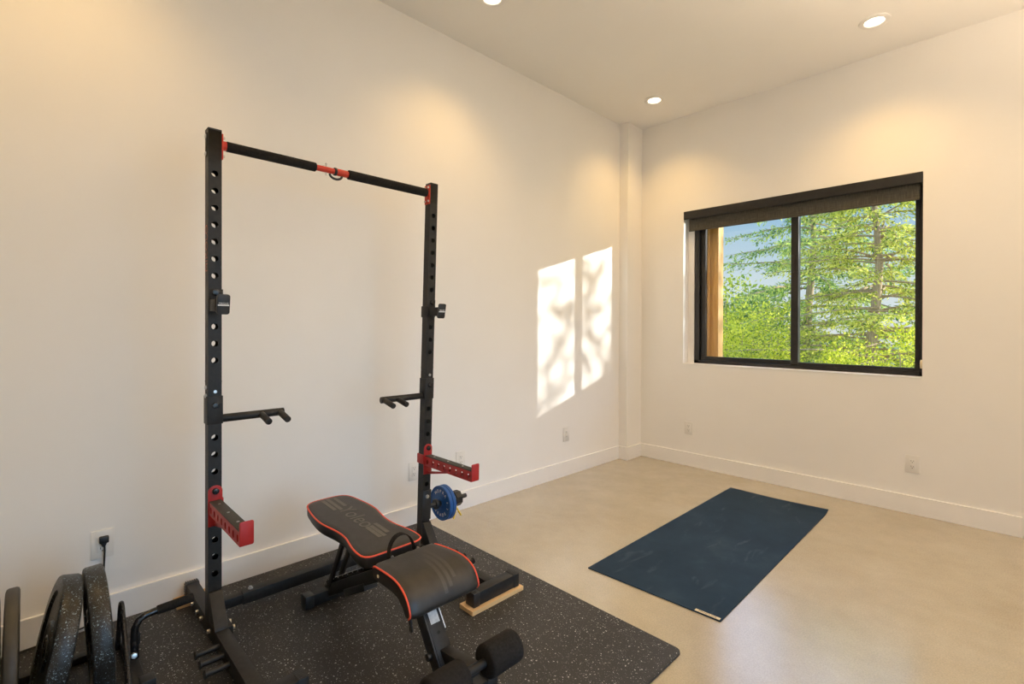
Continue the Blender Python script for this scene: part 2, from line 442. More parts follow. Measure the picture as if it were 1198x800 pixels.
MB().box((1.405, .096, 1.72), (1.425, .106, 1.86), .003).build('latch', M_blackpl, win)
w = MB().box((WX0, .10, WZ0), (fx0, FY1, WZ1)); w.build('jamb', M_trim, win, smooth=0)
struct(MB().box((WX0, -.004, WZ0 - .002), (WX1, FY1, WZ0 + .005), .002).build('trim_1', M_trim, smooth=0))

# roller blind under a fascia at the head of the window
bl = thing('roller_blind', (1.38, .04, 2.16), 'charcoal roller blind drawn almost fully up in the window head under a black fascia', 'window blind')
MB().box((WX0 + .002, -.004, 2.262), (WX1 - .002, .006, WZ1 - .001), .002).box((WX0 + .002, .006, 2.32), (WX1 - .002, .09, WZ1 - .001), .002).build('fascia', M_frame, bl, smooth=0)
MB().box((.566, .030, 2.165), (2.222, .033, 2.30)).build('fabric', M_fabric, bl, smooth=0)
MB().box((.566, .026, 2.152), (2.222, .037, 2.168), .003).build('hem_bar', M_fabric, bl)
MB().cyl((.56, .055, 2.291), (2.228, .055, 2.291), .026).build('roller', M_fabric, bl)
kn = MB(); kn.cyl((2.230, .02, 1.026), (2.2415, .02, 1.026), .030, n=28, bev=.003)
kn = tag(kn.build('chain_tensioner', M_beige, None, (2.236, .02, 1.026)), 'cream round blind chain tensioner low on the right window jamb', 'blind chain holder')
MB().cyl((2.2285, .02, 1.026), (2.2305, .02, 1.026), .009, n=16).build('hub', M_blackpl, kn)

# ------------------------------------------------------------------ recessed downlights
def downlight(x, y, label, f=1.0):
    t = thing('recessed_downlight', (x, y, H), label, 'ceiling light', 'recessed ceiling downlights')
    MB().lathe([(.052, -.0005), (.052, -.004), (.056, -.009), (.070, -.009), (.082, -.005), (.084, -.0005)], (x, y, H), (0, 0, 1), 40).build('trim_ring', M_trim, t)
    MB().lathe([(0, -.0030), (.050, -.0030), (.0525, -.0015), (.0525, -.0002), (0, -.0002)], (x, y, H), (0, 0, 1), 40).build('lens', M_lens, t)
    l = bpy.data.lights.new('downlight_bulb', 'SPOT'); l.energy = LAMP_POWER * f; l.color = LAMP_COLOR
    l.spot_size = rad(124); l.spot_blend = 1.0; l.shadow_soft_size = .05
    o = bpy.data.objects.new('downlight_bulb', l); COL.objects.link(o); o.parent = t; o.location = (0, 0, -.03)
downlight(.501, -.493, 'small round ceiling downlight nearest the boxed corner column')
downlight(2.049, -.495, 'round ceiling downlight above the window wall, right of the window centre')
downlight(.503, -2.371, 'ceiling downlight over the squat rack, cut by the top edge of the photo')
downlight(2.05, -2.37, 'ceiling downlight over the rubber mat, above the top edge of the view', .5)
downlight(.503, -4.25, 'ceiling downlight over the weight plates, above the left end of the view')  # unseen; added on the continued ceiling grid to help light the room
downlight(2.05, -4.25, 'ceiling downlight directly over the camera position', .5)  # also unseen, added at the next grid position for room light
downlight(3.6, -.495, 'ceiling downlight by the far right end of the window wall, outside the view', .55)  # added beyond the right of the view, in line with the grid, for its light

# standing uplighter added outside the frame to brighten the ceiling
def uplighter(x, y):
    t = thing('added_uplighter', (x, y, 0), 'unseen black standing uplighter with a bowl shade, added to brighten the ceiling', 'added lamp')
    MB().lathe([(0, 0), (.135, 0), (.14, .004), (.14, .016), (.12, .026), (.02, .034), (0, .034)], (x, y, 0), (0, 0, 1), 40).build('base', M_steel, t)
    MB().cyl((x, y, .03), (x, y, 1.78), .012, n=20).build('pole', M_steel, t)
    MB().lathe([(0, 1.765), (.03, 1.765), (.09, 1.80), (.145, 1.86), (.16, 1.90), (.157, 1.90), (.14, 1.862), (.086, 1.804), (.03, 1.772), (0, 1.772)], (x, y, 0), (0, 0, 1), 40).build('lamp_shade', M_steel, t)
    l = bpy.data.lights.new('added_uplight_bulb', 'SPOT'); l.energy = UPLIGHT_POWER; l.color = (1.0, .77, .54)
    l.spot_size = rad(140); l.spot_blend = .6; l.shadow_soft_size = .06
    o = bpy.data.objects.new('added_uplight_bulb', l); COL.objects.link(o); o.parent = t; o.location = (0, 0, 1.86); o.rotation_euler = (math.pi, 0, 0)
uplighter(3.7, -2.0)

# ------------------------------------------------------------------ wall outlets
def outlet(pos, wall, label, w_=.078, h_=.118, plug=False):
    """wall 'x': on the left wall (faces +X); 'y': on the window wall (faces -Y)"""
    if wall == 'x': Mx = Matrix(((0, 0, 1, 0), (1, 0, 0, 0), (0, 1, 0, 0), (0, 0, 0, 1)))
    else: Mx = Matrix(((1, 0, 0, 0), (0, 0, -1, 0), (0, 1, 0, 0), (0, 0, 0, 1)))
    Mx = Mx.copy(); Mx.translation = V(pos)
    t = thing('power_outlet', pos, label, 'power outlet', 'white duplex outlets on the walls')
    MB(Mx).box((-w_ / 2, -h_ / 2, 0), (w_ / 2, h_ / 2, .006), .0025).build('cover_plate', M_white, t)
    MB(Mx).box((-.0167, -.0335, .004), (.0167, .0335, .0085), .0012).build('receptacle', M_white, t)
    for cy in (.019, -.019):
        if plug and cy > 0: continue
        MB(Mx).box((-.0075, cy - .001, .0082), (-.0055, cy + .008, .0088)).build('slot', M_blackpl, t, smooth=0)
        MB(Mx).box((.0055, cy - .001, .0082), (.0075, cy + .007, .0088)).build('slot', M_blackpl, t, smooth=0)
        MB(Mx).cyl((0, cy - .0075, .0082), (0, cy - .0075, .0088), .0026, n=12).build('ground_hole', M_blackpl, t)
    for e in (1, -1): MB(Mx).cyl((0, e * (h_ / 2 - .011), .0055), (0, e * (h_ / 2 - .011), .0068), .003, n=12).build('screw', M_white, t)
outlet((0, -4.108, .345), 'x', 'white outlet behind the weight plates with a black plug in it', .076, .118, True)
outlet((0, -2.573, .343), 'x', 'white outlet on the left wall seen just left of the right rack post')
outlet((0, -2.195, .345), 'x', 'white outlet on the left wall partly behind the right red spotter arm')
outlet((0, -1.05, .350), 'x', 'white outlet on the left wall below the patch of sunlight')
outlet((.589, 0, .345), 'y', 'white outlet on the window wall under the left end of the window')
outlet((2.193, 0, .341), 'y', 'white outlet on the window wall under the right end of the window')
pc = MB().box((.007, -4.120, .353), (.030, -4.088, .380), .004).prism([(.010, -4.116, .354), (.010, -4.094, .354), (.010, -4.100, .338), (.010, -4.110, .338)], (.014, 0, 0), .002)
pc.tube([(.019, -4.103, .345), (.021, -4.102, .32), (.022, -4.103, .29), (.022, -4.105, .22), (.022, -4.115, .12), (.024, -4.15, .03), (.03, -4.26, .0165), (.04, -4.40, .0165)], .0035, 10)
pc = tag(pc.build('plug_and_cord', M_blackpl, None, (.02, -4.103, .36)), 'black plug and power cord hanging from the left outlet behind the plates', 'power cord')  # ordinary power cord and its plug, no extension lead

# ------------------------------------------------------------------ rubber mat
def rounded_rect(x0, y0, x1, y1, r, z, n=8):
    pts = []
    for cx, cy, a0 in ((x1 - r, y1 - r, 0), (x0 + r, y1 - r, 90), (x0 + r, y0 + r, 180), (x1 - r, y0 + r, 270)):
        for k in range(n + 1):
            a = rad(a0 + 90 * k / n); pts.append((cx + r * math.cos(a), cy + r * math.sin(a), z))
    return pts
MZ = .010
w = MB().prism(rounded_rect(.018, -4.74, 1.783, -2.503, .028, 0), (0, 0, MZ), .0012)
tag(w.build('rubber_floor_mat', M_mat, None, (.9, -3.6, 0), smooth=40), 'large black rubber gym mat with white flecks under the rack and bench', 'gym mat')

# ------------------------------------------------------------------ yoga mat
def yoga():
    me = bpy.data.meshes.new('yoga_mat'); bm = bmesh.new()
    P00, P10, P11, P01 = V((1.120, -2.228, 0)), V((1.803, -2.199, 0)), V((1.786, -.385, 0)), V((1.112, -.360, 0))
    nx, ny = 40, 90; th = .0045; top = {}; bot = {}
    for i in range(nx + 1):
        for j in range(ny + 1):
            u, v = i / nx, j / ny
            p = P00 * (1 - u) * (1 - v) + P10 * u * (1 - v) + P11 * u * v + P01 * (1 - u) * v
            # far end does not lie quite flat, its right corner lifts and curls
            z = .0005 + .014 * max(0, (v - .955) / .045) ** 1.6 * max(0, (u - .45) / .55) ** 1.2
            z += .0006 * (1 + math.sin(9 * v + 3 * u)) * .5
            p.z = z; bot[i, j] = bm.verts.new(p); q = p.copy(); q.z += th; top[i, j] = bm.verts.new(q)
    for i in range(nx):
        for j in range(ny):
            bm.faces.new((top[i, j], top[i + 1, j], top[i + 1, j + 1], top[i, j + 1]))
            bm.faces.new((bot[i, j + 1], bot[i + 1, j + 1], bot[i + 1, j], bot[i, j]))
    for i in range(nx):
        bm.faces.new((bot[i, 0], bot[i + 1, 0], top[i + 1, 0], top[i, 0])); bm.faces.new((top[i, ny], top[i + 1, ny], bot[i + 1, ny], bot[i, ny]))
    for j in range(ny):
        bm.faces.new((top[0, j], top[0, j + 1], bot[0, j + 1], bot[0, j])); bm.faces.new((bot[nx, j], bot[nx, j + 1], top[nx, j + 1], top[nx, j]))
    bm.to_mesh(me); bm.free()
    o = link_mesh('yoga_mat', me, M_yoga, None, (1.45, -1.3, 0), 50)
    tag(o, 'dark navy yoga mat lying on the concrete floor in front of the window', 'yoga mat')
    M = frame_mat((1.742, -2.190, .0062), (1, .042, 0), (-.042, 1, 0))
    tg = MB(M).box((-.055, -.0085, 0), (.055, .0085, .0012), .0004).build('brand_tag', M_beige, o, smooth=0)
    tg['label'] = 'tan woven corner tag'
    lettering('MANDUKA', .016, frame_mat((1.742, -2.190, .0074), (1, .042, 0), (-.042, 1, 0)), 'lettering', M_inkdark, tg, .0002)
yoga()

# ------------------------------------------------------------------ wooden boards under the rack feet
def board(x0, x1, y0, y1, label):
    o = MB().box((x0, y0, MZ), (x1, y1, MZ + .019), .0012).build('wooden_board', M_pine, None, ((x0 + x1) / 2, (y0 + y1) / 2, MZ), smooth=0)
    return tag(o, label, 'wooden board', 'pine boards under the rack feet')
board(.953, 1.046, -2.951, -2.637, 'pale pine board under the crosspiece of the right rack foot')
board(.022, .105, -3.862, -3.700, 'pine board under the rear end of the left rack foot, against the baseboard')
board(.945, 1.036, -3.955, -3.668, 'pine board under the crosspiece of the left rack foot, at the lower photo edge')
board(.022, .105, -2.90, -2.68, 'pine board under the rear end of the right rack foot, hidden behind the bench')

# ================================================================== squat rack
rack = thing('squat_rack', (.45, -3.29, MZ + .019), 'black steel squat rack with red pull-up bar collars and red spotter arms', 'squat rack')
PX = .425; PW = .048
FZ0, FZ1 = .029, .089

def hole_cell(t, sx, zc, half, w, r, n=24):
    """one square-tube face cell with a round hole, at x = sx, centred on z = zc"""
    angs = [2 * math.pi * k / n for k in range(n)]
    ca = math.atan2(half, w / 2)
    for target in (ca, math.pi - ca, math.pi + ca, 2 * math.pi - ca):
        k = min(range(n), key=lambda q: abs(angs[q] - target)); angs[k] = target
    sgn = 1 if sx > 0 else -1
    outer, inner, deep = [], [], []
    for a in angs:
        c, s_ = math.cos(a), math.sin(a)
        k = min((w / 2) / abs(c) if abs(c) > 1e-9 else 1e9, half / abs(s_) if abs(s_) > 1e-9 else 1e9)
        outer.append(t.verts.new((sx, k * c, zc + k * s_))); inner.append(t.verts.new((sx, r * c, zc + r * s_)))
        deep.append(t.verts.new((sx - sgn * .003, r * c, zc + r * s_)))
    for k in range(n):
        j = (k + 1) % n
        t.faces.new((outer[k], outer[j], inner[j], inner[k])); t.faces.new((inner[k], inner[j], deep[j], deep[k]))

def upright(s, y0, k):
    """s=+1: left post (inner side is +Y); s=-1: right post. k: lean in Y per metre of height"""
    X = Matrix.Translation((PX, y0, 0)) @ Matrix(((1, 0, 0, 0), (0, s, k, 0), (0, 0, 1, 0), (0, 0, 0, 1)))
    h = PW / 2; top = 2.048
    # ---- post: hollow square tube with a row of through holes
    holes = [1.8735 - .0679 * i for i in range(12)] + [.818 - .0681 * i for i in range(9)]
    holes = sorted(holes); half = .0339
    b = MB(X); t = bmesh.new()
    zs = FZ1
    def plain(z0, z1):
        for sx in (h, -h):
            t.faces.new([t.verts.new(p) for p in ((sx, -h, z0), (sx, h, z0), (sx, h, z1), (sx, -h, z1))])
    for z in holes:
        if z - half > zs + 1e-4: plain(zs, z - half)
        for sx in (h, -h): hole_cell(t, sx, z, half, PW, .0125)
        zs = z + half
    plain(zs, top)
    for sy in (h, -h):
        t.faces.new([t.verts.new(p) for p in ((-h, sy, FZ1), (h, sy, FZ1), (h, sy, top), (-h, sy, top))])
        t.faces.new([t.verts.new(p) for p in ((-h + .003, sy * .88, FZ1), (h - .003, sy * .88, FZ1), (h - .003, sy * .88, top), (-h + .003, sy * .88, top))])
    bmesh.ops.remove_doubles(t, verts=t.verts[:], dist=1e-5)
    b._merge(t)
    # seam sleeve where upper and lower tube meet
    b.box((-h - .0008, -h - .0008, 1.040), (h + .0008, h + .0008, 1.0435))
    post = b.build('post', M_steel, rack, smooth=20)
    MB(X).box((-h - .001, -h - .001, top - .002), (h + .001, h + .001, top + .006), .003).build('end_cap', M_blackpl, post)
    for z in (1.002, 1.025):
        pass
    bo = MB(X).cyl((h, 0, 1.002), (h + .006, 0, 1.002), .0075, n=6, bev=.001)
    bo.build('bolt', M_chrome, post)
    for zz in (1.018, .985, 2.022, 1.952):
        MB(X).cyl((0, -h - .006, zz), (0, -h, zz), .009, n=16, bev=.0015).build('bolt', M_chrome, post)
    MB(X).box((-h * .5, -h - .003, 1.94), (h * .5, -h, 2.035), .001).build('backing_plate', M_steel, post)
    if s > 0:
        M = X @ frame_mat((-.002, -h - .0003, 1.575), (0, 0, 1), (-1, 0, 0))
        lettering('MIKOLO', .050, M, 'lettering', M_inkred, post)
    # ---- gusset between post and foot
    g = MB(X)
    g.prism([(h, -.0235, FZ1), (.123, -.0235, FZ1), (.118, -.0235, FZ1 + .010), (h + .012, -.0235, .206), (h, -.0235, .206)], (0, .047, 0), .0015)
    g.build('gusset', M_steel, rack)
    fl = MB(X).box((h - .005, h - .012, FZ1 - .03), (.125, h + .016, FZ1 + .004), .002).build('foot_flange', M_steel, rack)
    for xx in (.055, .105): MB(X).cyl((xx, h + .016, FZ1 - .012), (xx, h + .026, FZ1 - .012), .009, n=6, bev=.001).build('bolt', M_chrome, fl)
    # ---- foot
    Y = Matrix.Translation((0, y0 + .001, 0)) @ Matrix.Diagonal((1, s, 1, 1))
    f = MB(Y).box((.055, -.0235, FZ0 + .001), (.975, .0235, FZ1), .0025).box((.974, -.125, FZ0 + .001), (1.028, .125, FZ1), .0025)
    foot = f.build('foot', M_steel, rack)
    c = MB(Y).box((.036, -.0265, FZ0), (.066, .0265, FZ1 + .003), .003)
    for q in range(5): c.box((.032, -.0275, FZ0 + .006 + q * .011), (.064, .0275, FZ0 + .011 + q * .011), .001)
    for q in range(6): c.box((.033, -.024 + q * .0085, FZ1), (.064, -.0195 + q * .0085, FZ1 + .0042), .001)
    c.build('end_cap', M_blackpl, foot)
    for e in (-1, 1):
        c = MB(Y).box((.9715, e * .140, FZ0), (1.0305, e * .105, FZ1 + .0025), .003) if e < 0 else MB(Y).box((.9715, .105, FZ0), (1.0305, .140, FZ1 + .0025), .003)
        for q in range(7): c.box((.974 + q * .008, e * .138 if e < 0 else .107, FZ1 + .002), (.978 + q * .008, -.107 if e < 0 else .138, FZ1 + .0038), .0008)
        c.build('end_cap', M_blackpl, foot)
    for xx in (.20, .285, .35, .47): MB(Y).cyl((xx, -.034, .062), (xx, -.0235, .062), .0085, n=6, bev=.001).build('bolt', M_chrome, foot)
    for xx in (.600, .668, .736):
        p = MB(Y).cyl((xx, -.0235, .062), (xx, -.098, .062), .0105, n=20).lathe([(0, 0), (.014, 0), (.0155, .002), (.0155, .004), (.014, .006), (0, .006)], (xx, -.102, .062), (0, 1, 0), 24)
        p.build('band_peg', M_steel, foot)
    # ---- hook for the bar
    zc = 1.347
    j = MB(X).box((h, -.023, zc - .030), (h + .005, .0275, zc + .065), .001)
    j.box((-h - .004, h, zc - .030), (h + .004, h + .005, zc + .030), .001).box((-h - .006, -.010, zc - .030), (-h, h + .004, zc + .030), .001)
    j.box((h + .003, -.020, zc - .022), (h + .085, -.013, zc + .022), .001).box((h + .003, .013, zc - .022), (h + .085, .020, zc + .022), .001)
    j.box((h + .003, -.020, zc - .024), (h + .095, .020, zc - .017), .001)
    hook = j.build('j_hook', M_steel, rack)
    MB(X).box((h + .004, -.018, zc - .017), (h + .088, .018, zc - .009), .002).build('liner', M_blackpl, hook)
    MB(X).cyl((h + .005, 0, 1.3985), (h + .020, 0, 1.3985), .0135, n=24, bev=.003).build('pin_knob', M_blackgloss, hook)
    Mp = X @ Matrix.Translation((h + .100, .004, zc + .002)) @ Matrix.Rotation(rad(10), 4, 'Y')
    rr = rounded_rect(-.0225, -.039, .0225, .039, .009, 0, 5)
    pl = MB(Mp).prism([(-.004, p[0], p[1]) for p in rr], (.010, 0, 0), .001).build('hook_plate', M_blackpl, hook)
    Mt = Mp @ frame_mat((.0063, 0, .004), (0, s, 0), (0, 0, 1))
    stripe_and_text(Mp, Mt, hook)
    # ---- dip bar
    zz = .888
    d = MB(X).box((-h - .004, -h - .004, .872), (h + .004, h + .004, .984), .0015)
    d.cyl((-.005, h, zz), (-.005, .274, zz), .0165, n=24, bev=.001)
    dip = d.build('dip_bar', M_steel, rack)
    MB(X).cyl((h + .004, 0, .947), (h + .014, 0, .947), .0125, n=24, bev=.003).build('pin_knob', M_blackgloss, dip)
    for yy in (.182, .258):
        a = rad(12)
        MB(X).cyl((-.005, yy, zz), (-.005 + .10 * math.cos(a), yy, zz - .10 * math.sin(a)), .0135, n=24, bev=.002).build('handle', M_steel, dip)
    # ---- red spotter arm
    sp = MB(X)
    rr = [(h + .001, -.0255, .466), (h + .001, .0255, .466), (h + .001, .0255, .605)] + [(h + .001, .0255 * math.cos(rad(a)), .605 + .022 * math.sin(rad(a))) for a in range(15, 180, 15)] + [(h + .001, -.0255, .605)]
    sp.prism(rr, (.005, 0, 0), .0008)
    sp.box((-h - .003, h, .522), (h + .004, h + .006, .572), .001).box((-h - .007, -.010, .522), (-h, h + .005, .572), .001)
    spot = sp.build('spotter_arm', M_red, rack)
    x0, x1 = h + .006, .425
    for yy in (-.021, .021):
        me = MB(X); t = bmesh.new()
        nh = 8; L_ = (x1 - x0) / nh
        for q in range(nh):
            cx = x0 + (q + .5) * L_
            n = 20; angs = [2 * math.pi * k_ / n for k_ in range(n)]; ca = math.atan2(.025, L_ / 2)
            for target in (ca, math.pi - ca, math.pi + ca, 2 * math.pi - ca):
                k_ = min(range(n), key=lambda q_: abs(angs[q_] - target)); angs[k_] = target
            ov, iv = [], []
            for a in angs:
                c_, s_ = math.cos(a), math.sin(a)
                kk = min((L_ / 2) / abs(c_) if abs(c_) > 1e-9 else 1e9, .025 / abs(s_) if abs(s_) > 1e-9 else 1e9)
                ov.append((cx + kk * c_, .540 + kk * s_)); iv.append((cx + .0098 * c_, .538 + .0140 * s_))
            sg = 1 if yy > 0 else -1
            A = [t.verts.new((p[0], yy, p[1])) for p in ov]; B = [t.verts.new((p[0], yy, p[1])) for p in iv]
            A2 = [t.verts.new((p[0], yy - sg * .004, p[1])) for p in ov]; B2 = [t.verts.new((p[0], yy - sg * .004, p[1])) for p in iv]
            for k_ in range(n):
                j_ = (k_ + 1) % n
                t.faces.new((A[k_], A[j_], B[j_], B[k_])); t.faces.new((A2[j_], A2[k_], B2[k_], B2[j_])); t.faces.new((B[k_], B[j_], B2[j_], B2[k_]))
        bmesh.ops.remove_doubles(t, verts=t.verts[:], dist=1e-5)
        me._merge(t)
        me.build('side_plate', M_red, spot, smooth=20)
    bt = MB(X).box((x0, -.021, .515), (x1, .021, .5185), .0005)
    bt.build('bottom_plate', M_red, spot, smooth=0)
    MB(X).box((x0, -.0205, .560), (x1, .0205, .569), .002).build('liner', M_tread, spot)
    for q in (.09, .21, .33): MB(X).cyl((q, 0, .567), (q, 0, .5705), .005, n=12).build('screw', M_chrome, spot)
    rr = rounded_rect(-.0225, .517, .0225, .599, .006, 0, 5)
    MB(X).prism([(x1 - .001, p[0], p[1]) for p in rr], (.007, 0, 0), .0012).build('end_plate', M_red, spot)
    gs = MB(X)
    gs.prism([(x0, -.004, .468), (x0 + .010, -.004, .468), (.250, -.004, .5155), (.215, -.004, .5155), (x0 + .01, -.004, .482), (x0, -.004, .482)], (0, .008, 0), .0008)
    gs.build('brace', M_red, spot, smooth=0)
    MB(X).cyl((h + .005, 0, .606), (h + .017, 0, .606), .0125, n=24, bev=.003).build('pin_knob', M_blackgloss, spot)
    return X

def stripe_and_text(Mp, Mt, pl):
    a = MB(Mp).box((.0055, -.0195, -.0055), (.0068, .0195, -.0005)); a.build('stripe', M_ink, pl, smooth=0)
    lettering('MIKOLO', .0088, Mt, 'lettering', M_ink, pl, .0004)

XL = upright(1, -3.7945, -.0045)
XRt = upright(-1, -2.7925, .0246)

# ---- crossbar between the feet (telescoping square tube)
cb = MB().box((.272, -3.770, .042), (.312, -3.60, .082), .002).box((.272, -3.02, .042), (.312, -2.815, .082), .002)
cb.box((.267, -3.655, .037), (.317, -2.93, .087), .0025)
cb.box((.262, -3.773, .036), (.322, -3.768, .088), .001).box((.262, -2.819, .036), (.322, -2.814, .088), .001)
cb = cb.build('crossbar', M_steel, rack)
for yy in (-3.618, -2.965):
    MB().cyl((.292, yy, .087), (.292, yy, .093), .011, n=6, bev=.001).cyl((.292, yy, .093), (.292, yy, .099), .006, n=12).build('bolt', M_chrome, cb)

# ---- pull-up bar
ya, yb = -3.7945 - .0045 * 2 + PW / 2, -2.7925 + .0246 * 2 - PW / 2
pb = MB().cyl((PX, ya + .004, 1.999), (PX, yb - .004, 1.999), .0135, n=24)
pb = pb.build('pull_up_bar', M_redor, rack)
for y_, sg in ((ya, 1), (yb, -1)):
    a = MB().box((PX - .024, min(y_, y_ + sg * .006), 1.937), (PX + .024, max(y_, y_ + sg * .006), 2.040), .0015).cyl((PX, y_, 1.999), (PX, y_ + sg * .022, 1.999), .019, n=24, bev=.002)
    a.build('mounting_bracket', M_redor, pb)
    for dx in (-.016, .016):
        for z in (1.952, 2.026): MB().cyl((PX + dx, y_ + sg * .006, z), (PX + dx, y_ + sg * .013, z), .006, n=6, bev=.001).build('bolt', M_chrome, pb)
MB().cyl((PX, ya + .020, 1.999), (PX, -3.388, 1.999), .0205, n=28, bev=.005).build('foam_grip', M_foam, pb)
MB().cyl((PX, -3.232, 1.999), (PX, yb - .010, 1.999), .0225, n=28, bev=.005).build('foam_grip', M_foam, pb)
MB().cyl((PX, -3.29, 1.999), (PX, -3.236, 1.999), .0165, n=24, bev=.001).build('sleeve', M_redor, pb)
MB().cyl((PX, -3.302, 1.999), (PX, -3.290, 1.999), .0185, n=24, bev=.002).build('collar', M_blackpl, pb)
MB().cyl((PX, -3.340, 1.972), (PX, -3.340, 2.024), .003, n=12).ball((PX, -3.340, 2.026), .005).tube([(PX, -3.345, 2.016), (PX + .003, -3.353, 2.016), (PX + .003, -3.359, 2.011), (PX, -3.360, 2.004)], .001, 6).build('locking_pin', M_chrome, pb)
MB().tube([(PX, -3.322 + .030 * (1 - math.cos(rad(a))) , 1.984 - .020 * math.sin(rad(a))) for a in range(0, 181, 15)], .0055, 10).build('hanging_hook', M_blackpl, pb)

# ---- plate peg on the right post
pg = MB(XRt)
h = PW / 2
pg.box((-h - .003, -h - .006, .215), (h + .003, -h, .375), .001).box((h, -.024, .215), (h + .005, .024, .375), .001)
pg.cyl((-.005, -h - .004, .272), (-.005, -.300, .272), .0125, n=24, bev=.002).lathe([(.0125, 0), (.026, 0), (.028, .003), (.028, .012), (.020, .020), (.0125, .022)], (-.005, -.078, .272), (0, -1, 0), 28)
pgo = pg.build('plate_peg', M_blackpl, rack)
MB(XRt).cyl((h + .005, 0, .344), (h + .014, 0, .344), .010, n=20, bev=.002).build('bolt', M_chrome, pgo)
PEG = XRt @ V((-.005, 0, .272))      # peg axis point (world)

# ------------------------------------------------------------------ blue change plates and collar on the peg
def change_plate(y, label, text):
    c = V((PEG.x, y, PEG.z - .002)); R = .0955
    pr_ = [(.0155, 0), (.026, 0), (.028, .0015), (.034, .003), (R - .010, .003), (R - .007, .0005), (R - .002, 0), (R, .002), (R, .0195), (R - .002, .0215), (R - .007, .021), (R - .010, .0185), (.034, .0185), (.028, .020), (.026, .0215), (.0155, .0215), (.0155, 0)]
    o = MB().lathe(pr_, c, (0, 1, 0), 56).build('change_plate', M_blue, None, c)
    tag(o, label, 'weight plate', 'blue change plates on the rack peg')
    MB().lathe([(.0128, 0), (.0158, -.0005), (.0158, .022), (.0128, .0215), (.0128, 0)], c, (0, 1, 0), 32).build('hub', M_blackpl, o)
    if text:
        def arc(txt, r, a0, step, flip, size):
            for i, ch in enumerate(txt):
                a = rad(a0 - step * (i - (len(txt) - 1) / 2) * (-1 if flip else 1))
                pos = c + V((r * math.cos(a), .0027, r * math.sin(a)))
                up = V((math.cos(a), 0, math.sin(a))) * (-1 if flip else 1)
                # seen from -Y the reader's right is +X
                lettering(ch, size, frame_mat(pos, V((up.z, 0, -up.x)), up), 'lettering', M_ink, o, .0003)
        arc('HOPRA', .066, 90, 21, False, .024)
        arc('GRADE', .066, 270, 21, True, .024)
        arc('2.5', .066, 0, 15, False, .017)
    return o
change_plate(-2.672, 'blue change plate with white lettering, front one of the pair on the peg', True)
change_plate(-2.648, 'plain blue change plate behind the lettered one on the rack peg', False)
CY_ = .022
cl = thing('barbell_collar', (PEG.x, -2.58, PEG.z), 'black clamp collar with yellow levers on the peg right of the blue plates', 'weight collar')
oc = []
for k in range(8):
    a = rad(22.5 + 45 * k); oc.append((PEG.x + .040 * math.cos(a), -2.618, PEG.z + .040 * math.sin(a)))
b = MB()
b.lathe([(.0128, 0), (.034, 0), (.037, .003), (.037, .016), (.0128, .017), (.0128, 0)], (PEG.x, -2.624 + CY_, PEG.z), (0, 1, 0), 40)
b.build('collar_ring', M_blackpl, cl)
t_ = MB(); i_ = []
for k in range(8):
    a = rad(22.5 + 45 * k); i_.append((math.cos(a), math.sin(a)))
vs = []; fs = []
for y in (-2.602 + CY_, -2.562 + CY_):
    for r in (.044, .0130):
        vs += [(PEG.x + r * c_, y, PEG.z + r * s_) for c_, s_ in i_]
for k in range(8):
    j = (k + 1) % 8
    fs += [(k, j, 8 + j, 8 + k), (16 + j, 16 + k, 24 + k, 24 + j), (j, k, 16 + k, 16 + j), (8 + k, 8 + j, 24 + j, 24 + k)]
t_.quadset(vs, fs).build('clamp_body', M_blackpl, cl, smooth=20, recalc=True)
MB().lathe([(.0128, 0), (.030, 0), (.030, .008), (.0128, .008), (.0128, 0)], (PEG.x, -2.608 + CY_, PEG.z), (0, 1, 0), 32).build('liner', M_sticker, cl)
for x_, y1 in ((PEG.x + .012, -2.566 + CY_), (PEG.x + .030, -2.622 + CY_)):
    MB().tube([(x_, -2.575 if y1 > -2.58 else -2.580, PEG.z - .030), (x_ + .004, (y1 - 2.576) / 2, PEG.z - .060), (x_ + .010, y1 + (.006 if y1 > -2.58 else -.006), PEG.z - .098)], [.0055, .005, .005], 10).build('lever', M_yellow, cl)

# ================================================================== weight bench
BY = -3.325
bench = thing('weight_bench', (.9, BY, MZ), 'black padded adjustable weight bench with red piping standing inside the rack', 'weight bench')
# --- feet
f = MB().box((.450, BY - .115, MZ + .003), (.500, BY + .115, MZ + .053), .003).build('rear_foot', M_steel, bench)
for e in (-1, 1):
    a, c = sorted((BY + e * .090, BY + e * .130))
    MB().box((.4465, a, MZ), (.5035, c, MZ + .057), .004).build('end_cap', M_blackpl, f)
f = MB().box((1.385, BY - .145, MZ + .003), (1.435, BY + .145, MZ + .053), .003).build('front_foot', M_steel, bench)
for e in (-1, 1):
    a, c = sorted((BY + e * .115, BY + e * .160))
    cp = MB().box((1.3815, a, MZ), (1.4385, c, MZ + .056), .003)
    for q in range(6): cp.box((1.3835 + q * .0092, a + .002, MZ + .055), (1.3885 + q * .0092, c - .002, MZ + .0585), .0008)
    cp.build('end_cap', M_blackpl, f)
